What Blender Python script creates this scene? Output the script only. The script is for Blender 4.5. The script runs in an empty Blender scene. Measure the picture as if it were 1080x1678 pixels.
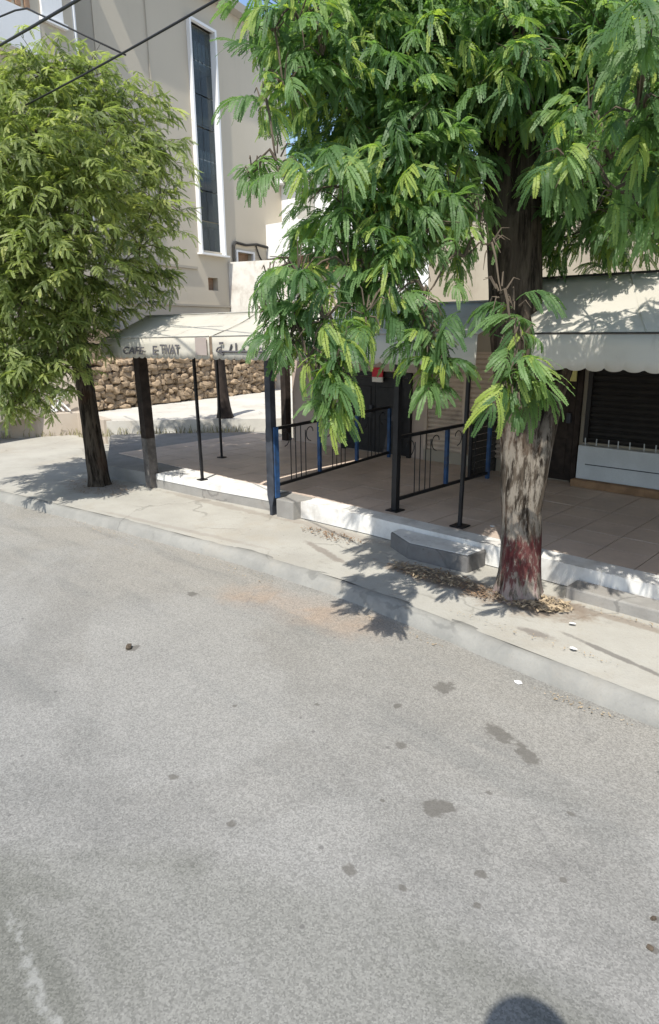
import bpy, bmesh, math, random
import numpy as np
from mathutils import Vector, Matrix
from mathutils.noise import noise as pnoise

random.seed(7)
rng = np.random.default_rng(11)
S = bpy.context.scene
COL = S.collection

# ------------------------------------------------------------------ camera
F_PX, H_PX = 1093.0, 1678.0
PITCH, YAW, ROLL = math.atan(299 / F_PX), math.radians(46.4), 0.009
fw = Vector((-math.cos(YAW) * math.cos(PITCH), math.sin(YAW) * math.cos(PITCH), -math.sin(PITCH)))
r0 = Vector((math.sin(YAW), math.cos(YAW), 0))
u0 = r0.cross(fw)
rt = r0 * math.cos(ROLL) - u0 * math.sin(ROLL)
up = u0 * math.cos(ROLL) + r0 * math.sin(ROLL)
cam = bpy.data.cameras.new('camera')
cam.sensor_fit = 'VERTICAL'
cam.sensor_height = 36.0
cam.lens = 36.0 * F_PX / H_PX
cam.clip_start = 0.05
cam.clip_end = 2000
co = bpy.data.objects.new('camera', cam)
M = Matrix((rt, up, -fw)).transposed().to_4x4()
M.translation = (0, 0, 2.5)
co.matrix_world = M
COL.objects.link(co)
S.camera = co

# ------------------------------------------------------------------ sky, sun, exposure
SUN_EL, SH_AZ = 56.0, 114.0            # elevation; azimuth towards which shadows fall
W = bpy.data.worlds.new('World')
S.world = W
W.use_nodes = True
nt = W.node_tree
nt.nodes.clear()
sky = nt.nodes.new('ShaderNodeTexSky')
sky.sky_type = 'NISHITA'
sky.sun_disc = False
sky.sun_elevation = math.radians(SUN_EL)
sky.sun_rotation = math.radians(156)
sky.air_density = 1.0
sky.dust_density = 1.0
bg = nt.nodes.new('ShaderNodeBackground')
bg.inputs['Strength'].default_value = 0.13
wo = nt.nodes.new('ShaderNodeOutputWorld')
nt.links.new(sky.outputs[0], bg.inputs[0])
nt.links.new(bg.outputs[0], wo.inputs[0])
sl = bpy.data.lights.new('sun', 'SUN')
sl.energy = 3.7
sl.angle = math.radians(0.5)
sl.color = (1.0, 0.96, 0.875)
so = bpy.data.objects.new('sun', sl)
ce, se, az = math.cos(math.radians(SUN_EL)), math.sin(math.radians(SUN_EL)), math.radians(SH_AZ)
LDIR = Vector((math.cos(az) * ce, math.sin(az) * ce, -se))
so.rotation_euler = LDIR.to_track_quat('-Z', 'Y').to_euler()
so.location = (4, -8, 14)
COL.objects.link(so)
S.view_settings.view_transform = 'Standard'
S.view_settings.look = 'None'
S.view_settings.gamma = 1.0
S.view_settings.exposure = 0.78
S.cycles.max_bounces = 8
S.cycles.transmission_bounces = 6

# ------------------------------------------------------------------ helpers: objects
def tag(o, label=None, cat=None, group=None, kind=None):
    if label: o['label'] = label
    if cat: o['category'] = cat
    if group: o['group'] = group
    if kind: o['kind'] = kind
    return o

def empty(name, loc=(0, 0, 0), label=None, cat=None, group=None):
    o = bpy.data.objects.new(name, None)
    o.location = loc
    COL.objects.link(o)
    bpy.context.view_layer.update()
    return tag(o, label, cat, group)

def link(name, me, mat=None, parent=None, loc=None):
    o = bpy.data.objects.new(name, me)
    if mat is not None and not me.materials: me.materials.append(mat)
    if parent is not None:
        o.parent = parent
        o.matrix_parent_inverse = parent.matrix_world.inverted() if loc is None else Matrix()
    if loc is not None: o.location = loc
    COL.objects.link(o)
    return o

class MB:
    """collects faces for ONE mesh object (world coordinates)"""
    def __init__(s): s.v, s.f = [], []
    def face(s, pts):
        n = len(s.v); s.v += [tuple(p) for p in pts]; s.f.append(tuple(range(n, n + len(pts)))); return s
    def box(s, x0, x1, y0, y1, z0, z1):
        n = len(s.v)
        s.v += [(x0, y0, z0), (x1, y0, z0), (x1, y1, z0), (x0, y1, z0), (x0, y0, z1), (x1, y0, z1), (x1, y1, z1), (x0, y1, z1)]
        s.f += [tuple(n + i for i in q) for q in ((0, 3, 2, 1), (4, 5, 6, 7), (0, 1, 5, 4), (1, 2, 6, 5), (2, 3, 7, 6), (3, 0, 4, 7))]
        return s
    def obox(s, P, az, s0, s1, o0, o1, z0, z1):
        """box along direction az (deg) from P; o = offset along outward normal (to the right of direction)"""
        a = math.radians(az); d = (math.cos(a), math.sin(a)); nn = (math.sin(a), -math.cos(a))
        def q(u, o, z): return (P[0] + d[0] * u + nn[0] * o, P[1] + d[1] * u + nn[1] * o, z)
        n = len(s.v)
        s.v += [q(s0, o0, z0), q(s1, o0, z0), q(s1, o1, z0), q(s0, o1, z0), q(s0, o0, z1), q(s1, o0, z1), q(s1, o1, z1), q(s0, o1, z1)]
        s.f += [tuple(n + i for i in k) for k in ((0, 3, 2, 1), (4, 5, 6, 7), (0, 1, 5, 4), (1, 2, 6, 5), (2, 3, 7, 6), (3, 0, 4, 7))]
        return s
    def tube(s, pts, rad, seg=8, cap=True):
        pts = [Vector(p) for p in pts]
        rads = rad if isinstance(rad, (list, tuple)) else [rad] * len(pts)
        n0 = len(s.v); ref = None
        for i, p in enumerate(pts):
            t = (pts[min(i + 1, len(pts) - 1)] - pts[max(i - 1, 0)]).normalized()
            if ref is None: ref = Vector((1, 0, 0)) if abs(t.x) < .9 else Vector((0, 1, 0))
            a = (ref - t * ref.dot(t)).normalized(); b = t.cross(a); ref = a
            for k in range(seg):
                an = 2 * math.pi * k / seg
                s.v.append(tuple(p + (a * math.cos(an) + b * math.sin(an)) * rads[i]))
        for i in range(len(pts) - 1):
            for k in range(seg):
                k2 = (k + 1) % seg
                s.f.append((n0 + i * seg + k, n0 + i * seg + k2, n0 + (i + 1) * seg + k2, n0 + (i + 1) * seg + k))
        if cap:
            s.f.append(tuple(n0 + k for k in reversed(range(seg))))
            s.f.append(tuple(n0 + (len(pts) - 1) * seg + k for k in range(seg)))
        return s
    def prism(s, poly, z0, z1):
        n = len(s.v); m = len(poly)
        s.v += [(x, y, z0) for x, y in poly] + [(x, y, z1) for x, y in poly]
        s.f.append(tuple(n + i for i in reversed(range(m)))); s.f.append(tuple(n + m + i for i in range(m)))
        for i in range(m):
            j = (i + 1) % m; s.f.append((n + i, n + j, n + m + j, n + m + i))
        return s
    def mesh(s, name, smooth=False):
        me = bpy.data.meshes.new(name); me.from_pydata(s.v, [], s.f); me.update()
        bm = bmesh.new(); bm.from_mesh(me); bmesh.ops.recalc_face_normals(bm, faces=bm.faces); bm.to_mesh(me); bm.free()
        if smooth: me.shade_smooth()
        return me
    def build(s, name, mat, parent=None, smooth=False, bevel=0.0):
        me = s.mesh(name, smooth)
        o = link(name, me, mat, parent)
        if bevel:
            b = o.modifiers.new('bevel', 'BEVEL'); b.width = bevel; b.segments = 2; b.limit_method = 'ANGLE'
        return o

# ------------------------------------------------------------------ helpers: materials
class N:
    def __init__(s, name):
        s.m = bpy.data.materials.new(name); s.m.use_nodes = True
        s.t = s.m.node_tree; s.t.nodes.clear()
        s.out = s.t.nodes.new('ShaderNodeOutputMaterial')
        s.p = s.t.nodes.new('ShaderNodeBsdfPrincipled')
        s.t.links.new(s.p.outputs[0], s.out.inputs[0])
        g = s.t.nodes.new('ShaderNodeNewGeometry'); s.pos = g.outputs['Position']; s.geo = g
        tc = s.t.nodes.new('ShaderNodeTexCoord'); s.obj = tc.outputs['Object']
    def L(s, a, b): s.t.links.new(a, b)
    def node(s, typ, **kw):
        n = s.t.nodes.new(typ)
        for k, v in kw.items(): setattr(n, k, v)
        return n
    def sock(s, inp, v):
        if hasattr(v, 'is_output') or hasattr(v, 'links'): s.L(v, inp)
        else: inp.default_value = v
    def noise(s, scale, detail=4, rough=.55, vec=None, dist=0.0):
        n = s.node('ShaderNodeTexNoise'); n.inputs['Scale'].default_value = scale; n.inputs['Detail'].default_value = detail
        n.inputs['Roughness'].default_value = rough; n.inputs['Distortion'].default_value = dist
        s.L(vec or s.pos, n.inputs['Vector']); return n.outputs['Fac']
    def voro(s, scale, feature='F1', out='Distance', vec=None):
        n = s.node('ShaderNodeTexVoronoi', feature=feature); n.inputs['Scale'].default_value = scale
        s.L(vec or s.pos, n.inputs['Vector']); return n.outputs[out]
    def mapv(s, scale=(1, 1, 1), loc=(0, 0, 0), vec=None):
        n = s.node('ShaderNodeMapping'); n.inputs['Scale'].default_value = scale; n.inputs['Location'].default_value = loc
        s.L(vec or s.pos, n.inputs['Vector']); return n.outputs[0]
    def math(s, op, a, b=0.0, c=None, clamp=False):
        n = s.node('ShaderNodeMath', operation=op, use_clamp=clamp)
        s.sock(n.inputs[0], a); s.sock(n.inputs[1], b)
        if c is not None: s.sock(n.inputs[2], c)
        return n.outputs[0]
    def step(s, v, lo, hi):
        n = s.node('ShaderNodeMapRange', interpolation_type='SMOOTHSTEP')
        s.sock(n.inputs[0], v); n.inputs[1].default_value = lo; n.inputs[2].default_value = hi; return n.outputs[0]
    def mix(s, f, a, b, mode='MIX'):
        n = s.node('ShaderNodeMix', data_type='RGBA', blend_type=mode)
        s.sock(n.inputs[0], f)
        for i, v in ((6, a), (7, b)):
            if isinstance(v, tuple): n.inputs[i].default_value = (*v, 1) if len(v) == 3 else v
            else: s.L(v, n.inputs[i])
        return n.outputs[2]
    def sep(s, vec=None):
        n = s.node('ShaderNodeSeparateXYZ'); s.L(vec or s.pos, n.inputs[0]); return n.outputs
    def bump(s, h, strength=.4, dist=.02):
        n = s.node('ShaderNodeBump'); n.inputs['Strength'].default_value = strength; n.inputs['Distance'].default_value = dist
        s.L(h, n.inputs['Height']); s.L(n.outputs[0], s.p.inputs['Normal']); return s
    def fin(s, col, rough=.8, metal=0.0, spec=.3):
        s.sock(s.p.inputs['Base Color'], (*col, 1) if isinstance(col, tuple) else col)
        s.sock(s.p.inputs['Roughness'], rough); s.p.inputs['Metallic'].default_value = metal
        s.p.inputs['Specular IOR Level'].default_value = spec
        return s.m

def simple(name, col, rough=.8, var=.25, scale=6, bump=.15, fine=60, metal=0.0, dirt=None, spec=.3):
    n = N(name)
    a = n.noise(scale, 5); b = n.noise(fine, 3)
    dark = tuple(c * (1 - var) for c in col); lite = tuple(min(1, c * (1 + var)) for c in col)
    c = n.mix(n.step(a, .3, .7), dark, lite)
    c = n.mix(n.math('MULTIPLY', n.step(b, .35, .7), .25), c, tuple(x * .8 for x in col))
    if dirt: c = n.mix(n.math('MULTIPLY', n.step(n.noise(scale * .6, 6, .65), .5, .72), .7), c, dirt)
    n.bump(b, bump, .01)
    return n.fin(c, rough, metal, spec)

def M_road():
    n = N('road asphalt')
    big = n.noise(.35, 5, .6); mid = n.noise(1.7, 6, .65); grain = n.voro(125, out='Color'); gr2 = n.noise(130, 2, .7); gr3 = n.noise(38, 4, .75)
    x, y, z = n.sep()
    c = n.mix(n.step(mid, .3, .72), (.176, .172, .160), (.224, .218, .202))
    # dust gathered towards the kerb and down the street
    yy = n.math('ADD', n.math('MULTIPLY', n.math('ADD', y, n.math('MULTIPLY', x, -.22)), .2), n.math('MULTIPLY', big, .7))
    dust = n.step(yy, .75, 1.45)
    c = n.mix(n.math('MULTIPLY', dust, .7), c, (.268, .250, .218))
    # reddish earth wash by the kerb
    def spot(cx, cy, rx, ry, ang=0, wob=.5, sc=9.0):
        ca, sa = math.cos(ang), math.sin(ang)
        dx = n.math('SUBTRACT', x, cx); dy = n.math('SUBTRACT', y, cy)
        u = n.math('MULTIPLY', n.math('ADD', n.math('MULTIPLY', dx, ca), n.math('MULTIPLY', dy, sa)), 1 / rx)
        v = n.math('MULTIPLY', n.math('ADD', n.math('MULTIPLY', dx, -sa), n.math('MULTIPLY', dy, ca)), 1 / ry)
        d = n.math('SQRT', n.math('ADD', n.math('MULTIPLY', u, u), n.math('MULTIPLY', v, v)))
        return n.math('ADD', d, n.math('MULTIPLY', n.math('SUBTRACT', n.noise(sc, 4, .6), .5), wob * 2))
    red = n.step(spot(-4.2, 3.95, 1.3, .42, .15, .7, 2.2), 1.0, .2)
    c = n.mix(n.math('MULTIPLY', red, .6), c, (.31, .225, .16))
    # darker exposure of the near-left ground, painted into the road colour
    dim_exposure = n.step(spot(-1.75, .45, 2.3, 1.25, .6, .10, 2.2), 1.06, .86)
    c = n.mix(n.math('MULTIPLY', dim_exposure, .72), c, (.104, .105, .088))
    # broad worn tyre streaks and patches
    st = n.noise(1.0, 6, .7, n.mapv((.35, 2.2, 1)))
    c = n.mix(n.math('MULTIPLY', n.step(st, .47, .68), .6), c, (.165, .163, .152))
    pa = n.noise(.55, 5, .6, n.mapv((1, 1, 1), (7, 3, 0)), .8)
    c = n.mix(n.math('MULTIPLY', n.step(pa, .46, .56), .42), c, (.265, .258, .24))
    ck = n.node('ShaderNodeTexNoise'); ck.inputs['Scale'].default_value = 2.5; n.L(n.pos, ck.inputs['Vector'])
    va = n.node('ShaderNodeVectorMath', operation='MULTIPLY_ADD'); n.L(ck.outputs['Color'], va.inputs[0]); va.inputs[1].default_value = (.5, .5, 0); n.L(n.pos, va.inputs[2])
    ce_ = n.voro(.55, 'DISTANCE_TO_EDGE', vec=va.outputs[0])
    crk = n.math('MULTIPLY', n.step(ce_, .010, .003), n.step(n.noise(.9, 4), .5, .62))
    c = n.mix(n.math('MULTIPLY', crk, .22), c, (.12, .115, .11))
    # aggregate speckle
    gs = n.node('ShaderNodeSeparateColor'); n.L(grain, gs.inputs[0])
    spk = n.math('MULTIPLY_ADD', n.math('SUBTRACT', gs.outputs[0], .5), .5, 1.0)
    spk = n.math('MULTIPLY', spk, n.math('MULTIPLY_ADD', n.math('SUBTRACT', gr3, .5), .40, 1.0))
    cc = n.node('ShaderNodeCombineColor')
    for i in range(3): n.L(spk, cc.inputs[i])
    c = n.mix(1.0, c, cc.outputs[0], 'MULTIPLY')
    # oil and water stains
    m = None
    for a in ((-2.38, 3.68, .075, .10), (-1.80, 3.44, .13, .075, -.45), (-1.57, 3.37, .14, .06, -.6), (-1.70, 2.61, .10, .085, .6), (-4.6, 2.48, .05, .07),
              (-5.2, 3.5, .07, .06), (-2.48, 3.26, .03, .04), (-2.19, 2.92, .05, .04), (-1.76, 1.96, .05, .035), (-1.28, 2.37, .035, .03),
              (-.59, 2.67, .022, .02), (-.55, 2.51, .025, .02), (-2.97, 1.78, .04, .03), (-2.42, 1.77, .03, .03), (-1.50, 2.05, .03, .02), (-1.55, 2.9, .028, .02),
              (-.98, 2.6, .02, .02), (-1.95, 2.45, .02, .02), (-3.3, 2.5, .02, .025), (-2.9, 2.9, .02, .02), (-1.15, 3.05, .03, .02), (-1.2, 2.2, .02, .02)):
        sp = n.step(spot(*a[:4], a[4] if len(a) > 4 else 0, .95, 16), 1.05, .62)
        m = sp if m is None else n.math('MAXIMUM', m, sp)
    c = n.mix(n.math('MULTIPLY', m, .72), c, (.10, .092, .08))
    # scattered small dark specks
    vn = n.voro(5.5); sc = n.voro(5.5, out='Color'); ss = n.node('ShaderNodeSeparateColor'); n.L(sc, ss.inputs[0])
    sp = n.math('MULTIPLY', n.step(vn, .085, .05), n.step(ss.outputs[1], .45, .5))
    c = n.mix(n.math('MULTIPLY', sp, .65), c, (.10, .095, .09))
    # worn remains of a pale line
    w = n.math('ABSOLUTE', n.math('ADD', n.math('MULTIPLY_ADD', n.math('ADD', x, 2.77), .17, n.math('SUBTRACT', y, .76)), n.math('MULTIPLY', n.math('SUBTRACT', n.noise(9, 3), .5), .14)))
    line = n.math('MULTIPLY', n.step(w, .03, .012), n.step(n.noise(14, 4, .7), .42, .6))
    c = n.mix(n.math('MULTIPLY', n.math('MULTIPLY', line, n.step(x, -2.75, -2.65)), .4), c, (.36, .36, .34))
    h = n.math('ADD', n.math('MULTIPLY', gs.outputs[0], .5), gr3)
    n.bump(h, .28, .006)
    return n.fin(c, .88, 0, .25)

def M_concrete(name, base=(.42, .41, .39), dark=(.30, .29, .275), earth=(.36, .30, .24), sc=1.0, spots=()):
    n = N(name)
    a = n.noise(1.3 * sc, 6, .65); b = n.noise(45, 4, .7); e = n.noise(.7 * sc, 7, .7); st = n.noise(4 * sc, 6, .7)
    c = n.mix(n.step(a, .3, .7), dark, base)
    c = n.mix(n.math('MULTIPLY', n.step(e, .5, .72), .55), c, earth)
    c = n.mix(n.math('MULTIPLY', n.step(st, .58, .72), .35), c, tuple(x * .62 for x in dark))
    c = n.mix(n.math('MULTIPLY', n.step(b, .52, .75), .3), c, tuple(x * .6 for x in base))
    ck = n.node('ShaderNodeTexNoise'); ck.inputs['Scale'].default_value = 3.0; ck.inputs['Detail'].default_value = 5; n.L(n.pos, ck.inputs['Vector'])
    va = n.node('ShaderNodeVectorMath', operation='MULTIPLY_ADD'); n.L(ck.outputs['Color'], va.inputs[0]); va.inputs[1].default_value = (.45, .45, .2); n.L(n.pos, va.inputs[2])
    cr = n.voro(.75, 'DISTANCE_TO_EDGE', vec=va.outputs[0])
    crm = n.math('MULTIPLY', n.step(cr, .014, .004), n.step(n.noise(1.1, 4), .46, .58))
    c = n.mix(n.math('MULTIPLY', crm, .4), c, tuple(x * .4 for x in dark))
    sp_ = n.math('MULTIPLY', n.step(n.voro(7), .10, .05), n.step(n.noise(2.7, 3), .5, .6))
    c = n.mix(n.math('MULTIPLY', sp_, .5), c, tuple(x * .5 for x in dark))
    if spots:
        x, y, z = n.sep(); wn = n.noise(6, 6, .7)
        for cx, cy, rx, ry, ang, amt, colr in spots:
            ca, sa = math.cos(ang), math.sin(ang)
            dx = n.math('SUBTRACT', x, cx); dy = n.math('SUBTRACT', y, cy)
            u = n.math('MULTIPLY', n.math('ADD', n.math('MULTIPLY', dx, ca), n.math('MULTIPLY', dy, sa)), 1 / rx)
            v = n.math('MULTIPLY', n.math('ADD', n.math('MULTIPLY', dx, -sa), n.math('MULTIPLY', dy, ca)), 1 / ry)
            d = n.math('ADD', n.math('SQRT', n.math('ADD', n.math('MULTIPLY', u, u), n.math('MULTIPLY', v, v))), n.math('MULTIPLY', n.math('SUBTRACT', wn, .5), 2.0))
            c = n.mix(n.math('MULTIPLY', n.step(d, 1.1, .5), amt), c, colr)
    n.bump(n.math('ADD', b, n.math('MULTIPLY', st, .6)), .35, .012)
    return n.fin(c, .9, 0, .2)

def M_bark():
    n = N('bark')
    v = n.mapv((14, 14, 1.8))
    a = n.noise(1.0, 8, .65, v, .6); f = n.noise(3.2, 6, .7, v); big = n.noise(2.2, 4)
    c = n.mix(n.step(a, .36, .62), (.016, .012, .009), (.095, .076, .058))
    c = n.mix(n.math('MULTIPLY', n.step(f, .5, .7), .6), c, (.125, .10, .078))
    c = n.mix(n.math('MULTIPLY', n.step(big, .55, .68), .4), c, (.09, .05, .033))
    n.bump(n.math('ADD', a, n.math('MULTIPLY', f, .5)), .9, .03)
    return n, c

def M_bark_plain():
    n, c = M_bark(); return n.fin(c, .95, 0, .1)

def M_bark_painted():
    n, c = M_bark(); n.m.name = 'bark with worn paint'
    x, y, z = n.sep()
    wob = n.noise(9, 5, .7, n.mapv((1, 1, .55)))
    ztop = n.math('ADD', z, n.math('MULTIPLY', n.math('SUBTRACT', wob, .5), -.30))
    drip = n.noise(16, 3, .6, n.mapv((1, 1, .08)))
    zlow = n.math('ADD', z, n.math('MULTIPLY', n.math('SUBTRACT', drip, .5), .75))
    red = n.math('MULTIPLY', n.step(ztop, .74, .66), n.step(zlow, .28, .36))
    # the paint is on the street side, right of the middle
    side = n.step(n.math('ADD', n.math('MULTIPLY', n.math('ADD', x, 2.80), .75), n.math('MULTIPLY', n.math('SUBTRACT', 5.3, y), .55)), -.02, .06)
    red = n.math('MULTIPLY', red, side)
    rough = n.step(n.noise(30, 5, .75, n.mapv((1, 1, .35))), .36, .50)
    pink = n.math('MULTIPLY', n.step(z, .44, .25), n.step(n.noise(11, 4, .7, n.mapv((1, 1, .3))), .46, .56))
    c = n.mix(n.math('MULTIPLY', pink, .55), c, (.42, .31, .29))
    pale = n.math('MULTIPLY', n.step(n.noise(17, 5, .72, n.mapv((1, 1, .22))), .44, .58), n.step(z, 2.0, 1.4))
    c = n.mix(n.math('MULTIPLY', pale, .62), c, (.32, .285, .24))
    c = n.mix(n.math('MULTIPLY', n.math('MULTIPLY', red, .85), rough), c, (.09, .021, .023))
    return n.fin(c, .93, 0, .12)

def M_leaf(name, c0, c1, c2, tr):
    n = N(name)
    at = n.node('ShaderNodeAttribute', attribute_name='tint')
    oi = n.node('ShaderNodeObjectInfo')
    r = n.math('FRACT', n.math('ADD', at.outputs['Fac'], oi.outputs['Random']))
    c = n.mix(n.step(r, .0, .75), c0, c1)
    c = n.mix(n.math('MULTIPLY', n.step(r, .76, .97), .9), c, c2)
    n.fin(c, .5, 0, .35)
    tb = n.node('ShaderNodeBsdfTranslucent')
    n.L(n.mix(1.0, c, (*tr,), 'MULTIPLY'), tb.inputs[0])
    ms = n.node('ShaderNodeMixShader'); ms.inputs[0].default_value = .50
    n.L(n.p.outputs[0], ms.inputs[1]); n.L(tb.outputs[0], ms.inputs[2]); n.L(ms.outputs[0], n.out.inputs[0])
    return n.m

def M_fabric(name, col, dirt):
    n = N(name)
    a = n.noise(1.6, 6, .65); b = n.noise(7, 5, .7, n.mapv((1, 1, .3))); w = n.noise(220, 2)
    c = n.mix(n.math('MULTIPLY', n.step(a, .42, .75), .5), col, dirt)
    c = n.mix(n.math('MULTIPLY', n.step(b, .55, .75), .4), c, tuple(x * .75 for x in dirt))
    n.bump(n.math('ADD', n.math('MULTIPLY', w, .2), n.noise(5, 3)), .25, .01)
    n.fin(c, .85, 0, .2)
    tb = n.node('ShaderNodeBsdfTranslucent'); n.L(c, tb.inputs[0])
    ms = n.node('ShaderNodeMixShader'); ms.inputs[0].default_value = .30
    n.L(n.p.outputs[0], ms.inputs[1]); n.L(tb.outputs[0], ms.inputs[2]); n.L(ms.outputs[0], n.out.inputs[0])
    return n.m

def M_plaster(name, col, stain, amount=.4, sc=1.0):
    n = N(name)
    a = n.noise(.8 * sc, 6, .65); run = n.noise(2.2 * sc, 6, .7, n.mapv((1, 1, .12))); f = n.noise(40, 4, .7)
    c = n.mix(n.math('MULTIPLY', n.step(a, .4, .75), amount), col, stain)
    c = n.mix(n.math('MULTIPLY', n.step(run, .55, .75), amount), c, tuple(x * .8 for x in stain))
    n.bump(f, .2, .01)
    return n.fin(c, .9, 0, .2)

MAT = dict(
    road=M_road(),
    pave=M_concrete('pavement concrete', (.385, .370, .330), (.325, .310, .275), (.32, .283, .228), 1.0,
        [(-3.35, 5.2, .95, .22, 0, .75, (.17, .125, .09)), (-2.5, 5.25, .6, .3, .2, .7, (.19, .14, .10)), (-2.2, 4.72, .16, .07, 0, .7, (.15, .13, .115)), (-4.9, 5.05, .5, .06, -.3, .6, (.16, .13, .11)),
         (-1.55, 4.75, .55, .035, -.25, .75, (.13, .12, .11)), (-1.9, 5.42, .9, .07, 0, .6, (.2, .16, .125)), (-9.8, 4.95, .9, .45, 0, .55, (.22, .17, .13)), (-7.4, 5.55, 1.6, .10, .05, .5, (.22, .19, .16)), (-5.4, 5.7, 1.2, .12, 0, .45, (.24, .2, .17)), (-7.0, 4.45, 1.8, .06, .15, .45, (.25, .22, .19))]),
    kerb=M_concrete('kerb concrete', (.27, .263, .24), (.205, .202, .187), (.29, .265, .225), 2),
    deckc=M_concrete('terrace concrete', (.29, .28, .26), (.215, .205, .19), (.27, .235, .2), 1.5),
    stepc=M_concrete('dark step concrete', (.17, .165, .16), (.12, .115, .11), (.16, .13, .11), 3),
    platform=M_concrete('pale concrete', (.55, .53, .48), (.46, .44, .40), (.44, .40, .34)),
    rim=M_plaster('limewashed concrete', (.66, .65, .62), (.36, .33, .295), .62, 4),
    tile=simple('terrace tile', (.53, .43, .355), .55, .12, 2.2, .05, 30, spec=.35),
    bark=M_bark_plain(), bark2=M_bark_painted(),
    leafR=M_leaf('leaf green', (.075, .145, .055), (.172, .275, .105), (.33, .40, .09), (1.45, 1.6, .75)),
    leafL=M_leaf('leaf olive', (.125, .165, .058), (.29, .345, .125), (.42, .44, .17), (1.4, 1.5, .75)),
    rachis=simple('leaf stalk', (.13, .13, .05), .7, .2),
    twig=simple('twig', (.09, .07, .05), .9, .2),
    awn=M_fabric('awning canvas', (.61, .58, .505), (.47, .425, .35)),
    awn2=M_fabric('greyed awning canvas', (.60, .57, .50), (.47, .43, .36)),
    patch=M_fabric('faded patch', (.47, .40, .36), (.38, .32, .29)),
    ink=simple('sign ink', (.10, .095, .10), .8, .2),
    black=simple('black paint', (.014, .014, .016), .45, .3, 8, .1, 60),
    wood=simple('dark weathered wood', (.030, .022, .018), .85, .4, 9, .3),
    litwood=simple('sunlit grey wood', (.11, .10, .092), .85, .4, 9, .3),  # paler grey carries the sunlight on the lower timber post
    steel=simple('blue grey steel', (.045, .05, .062), .5, .3, 7, .1),
    blue=simple('blue paint', (.024, .068, .165), .5, .3, 9, .1, dirt=(.05, .05, .055)),
    cafe=M_plaster('beige plaster', (.43, .375, .315), (.31, .26, .215), .5),
    cafe_up=M_plaster('upper plaster', (.37, .33, .265), (.26, .22, .175), .6),
    pinkw=M_plaster('dull pink plaster', (.46, .375, .32), (.36, .29, .24), .5),
    shutter=simple('beige shutter', (.52, .43, .35), .7, .12, 5, .1, dirt=(.28, .22, .18)),
    dshut=simple('dark shutter', (.018, .0165, .016), .5, .25, 6, .1),
    counter=simple('white painted panel', (.50, .53, .55), .6, .08, 3, .05),
    sill=simple('brown sill', (.26, .16, .09), .8, .25),
    board=simple('pale board', (.45, .39, .34), .7, .12),
    red=simple('red card', (.55, .04, .06), .6, .1), whitec=simple('white card', (.70, .68, .64), .7, .1),
    yellow=simple('yellow card', (.55, .52, .20), .7, .1),
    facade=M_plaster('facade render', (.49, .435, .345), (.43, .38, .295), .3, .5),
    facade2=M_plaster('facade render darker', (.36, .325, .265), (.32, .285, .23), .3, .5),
    white=M_plaster('white paint', (.74, .74, .73), (.62, .60, .57), .3),
    dirty=M_plaster('stained white wall', (.66, .64, .59), (.36, .30, .245), .75, 1.6),
    brown=simple('brown render', (.30, .19, .12), .8, .25),
    conduit=simple('dark conduit', (.035, .033, .03), .7, .2),
    litter=simple('dry litter', (.34, .265, .175), .9, .4, 20),
    litter2=simple('brown litter', (.20, .13, .08), .9, .4, 20),
    grass=simple('dry grass', (.27, .25, .14), .9, .35, 8),
    mortar=simple('earthy mortar', (.29, .22, .15), .95, .25),
    garden=simple('garden earth', (.25, .21, .16), .95, .3),
    mesh_screen=simple('dark screen', (.055, .05, .045), .8, .3, 25),
    cable=simple('cable', (.02, .02, .02), .6, .1),
    darkroom=simple('dark interior', (.05, .055, .06), .9, .2),
    stair=simple('stair slab', (.34, .33, .30), .9, .1), orange=simple('ochre landing', (.40, .33, .22), .8, .15),
)
def M_glass():
    n = N('window glass')
    n.fin((.10, .12, .13), .08, 0, .5)
    tr = n.node('ShaderNodeBsdfTransparent'); tr.inputs[0].default_value = (.75, .8, .8, 1)
    ms = n.node('ShaderNodeMixShader'); ms.inputs[0].default_value = .62
    n.L(n.p.outputs[0], ms.inputs[1]); n.L(tr.outputs[0], ms.inputs[2]); n.L(ms.outputs[0], n.out.inputs[0])
    return n.m
MAT['glass'] = M_glass()
def M_stone(name, c):
    n = N(name); oi = n.node('ShaderNodeObjectInfo')
    a = n.noise(9, 5, .7); f = n.noise(45, 4, .7)
    b = n.mix(oi.outputs['Random'], tuple(x * .85 for x in c), tuple(min(1, x * 1.15) for x in c))
    b = n.mix(n.math('MULTIPLY', n.step(a, .45, .7), .5), b, tuple(x * .55 for x in c))
    n.bump(n.math('ADD', a, n.math('MULTIPLY', f, .4)), .6, .03)
    return n.fin(b, .95, 0, .15)
MAT['stone'] = M_stone('rubble stone', (.33, .25, .17))

# ================================================================== GROUND
def interp(poly, x):
    for (a, b), (c, d) in zip(poly[:-1], poly[1:]):
        if a <= x <= c: return b + (d - b) * (x - a) / (c - a)
    return poly[0][1] if x < poly[0][0] else poly[-1][1]

me = MB().face([(-400, -400, 0), (400, -400, 0), (400, 400, 0), (-400, 400, 0)]).mesh('road')
tag(link('road', me, MAT['road']), 'pale worn asphalt street', None, None, 'structure')

KERB = [(-40, -2.5), (-24, 1.0), (-16, 2.7), (-10.6, 3.73), (-7.7, 4.16), (-5.5, 4.40), (-4.1, 4.46), (-2.4, 4.33), (-1.0, 4.22), (6, 4.0), (20, 3.6)]
def kerb_y(x): return interp(KERB, x)
xs = np.concatenate([np.arange(-40, -12, 1.0), np.arange(-12, 2, .12), np.arange(2, 20.1, 1.0)])
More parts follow.
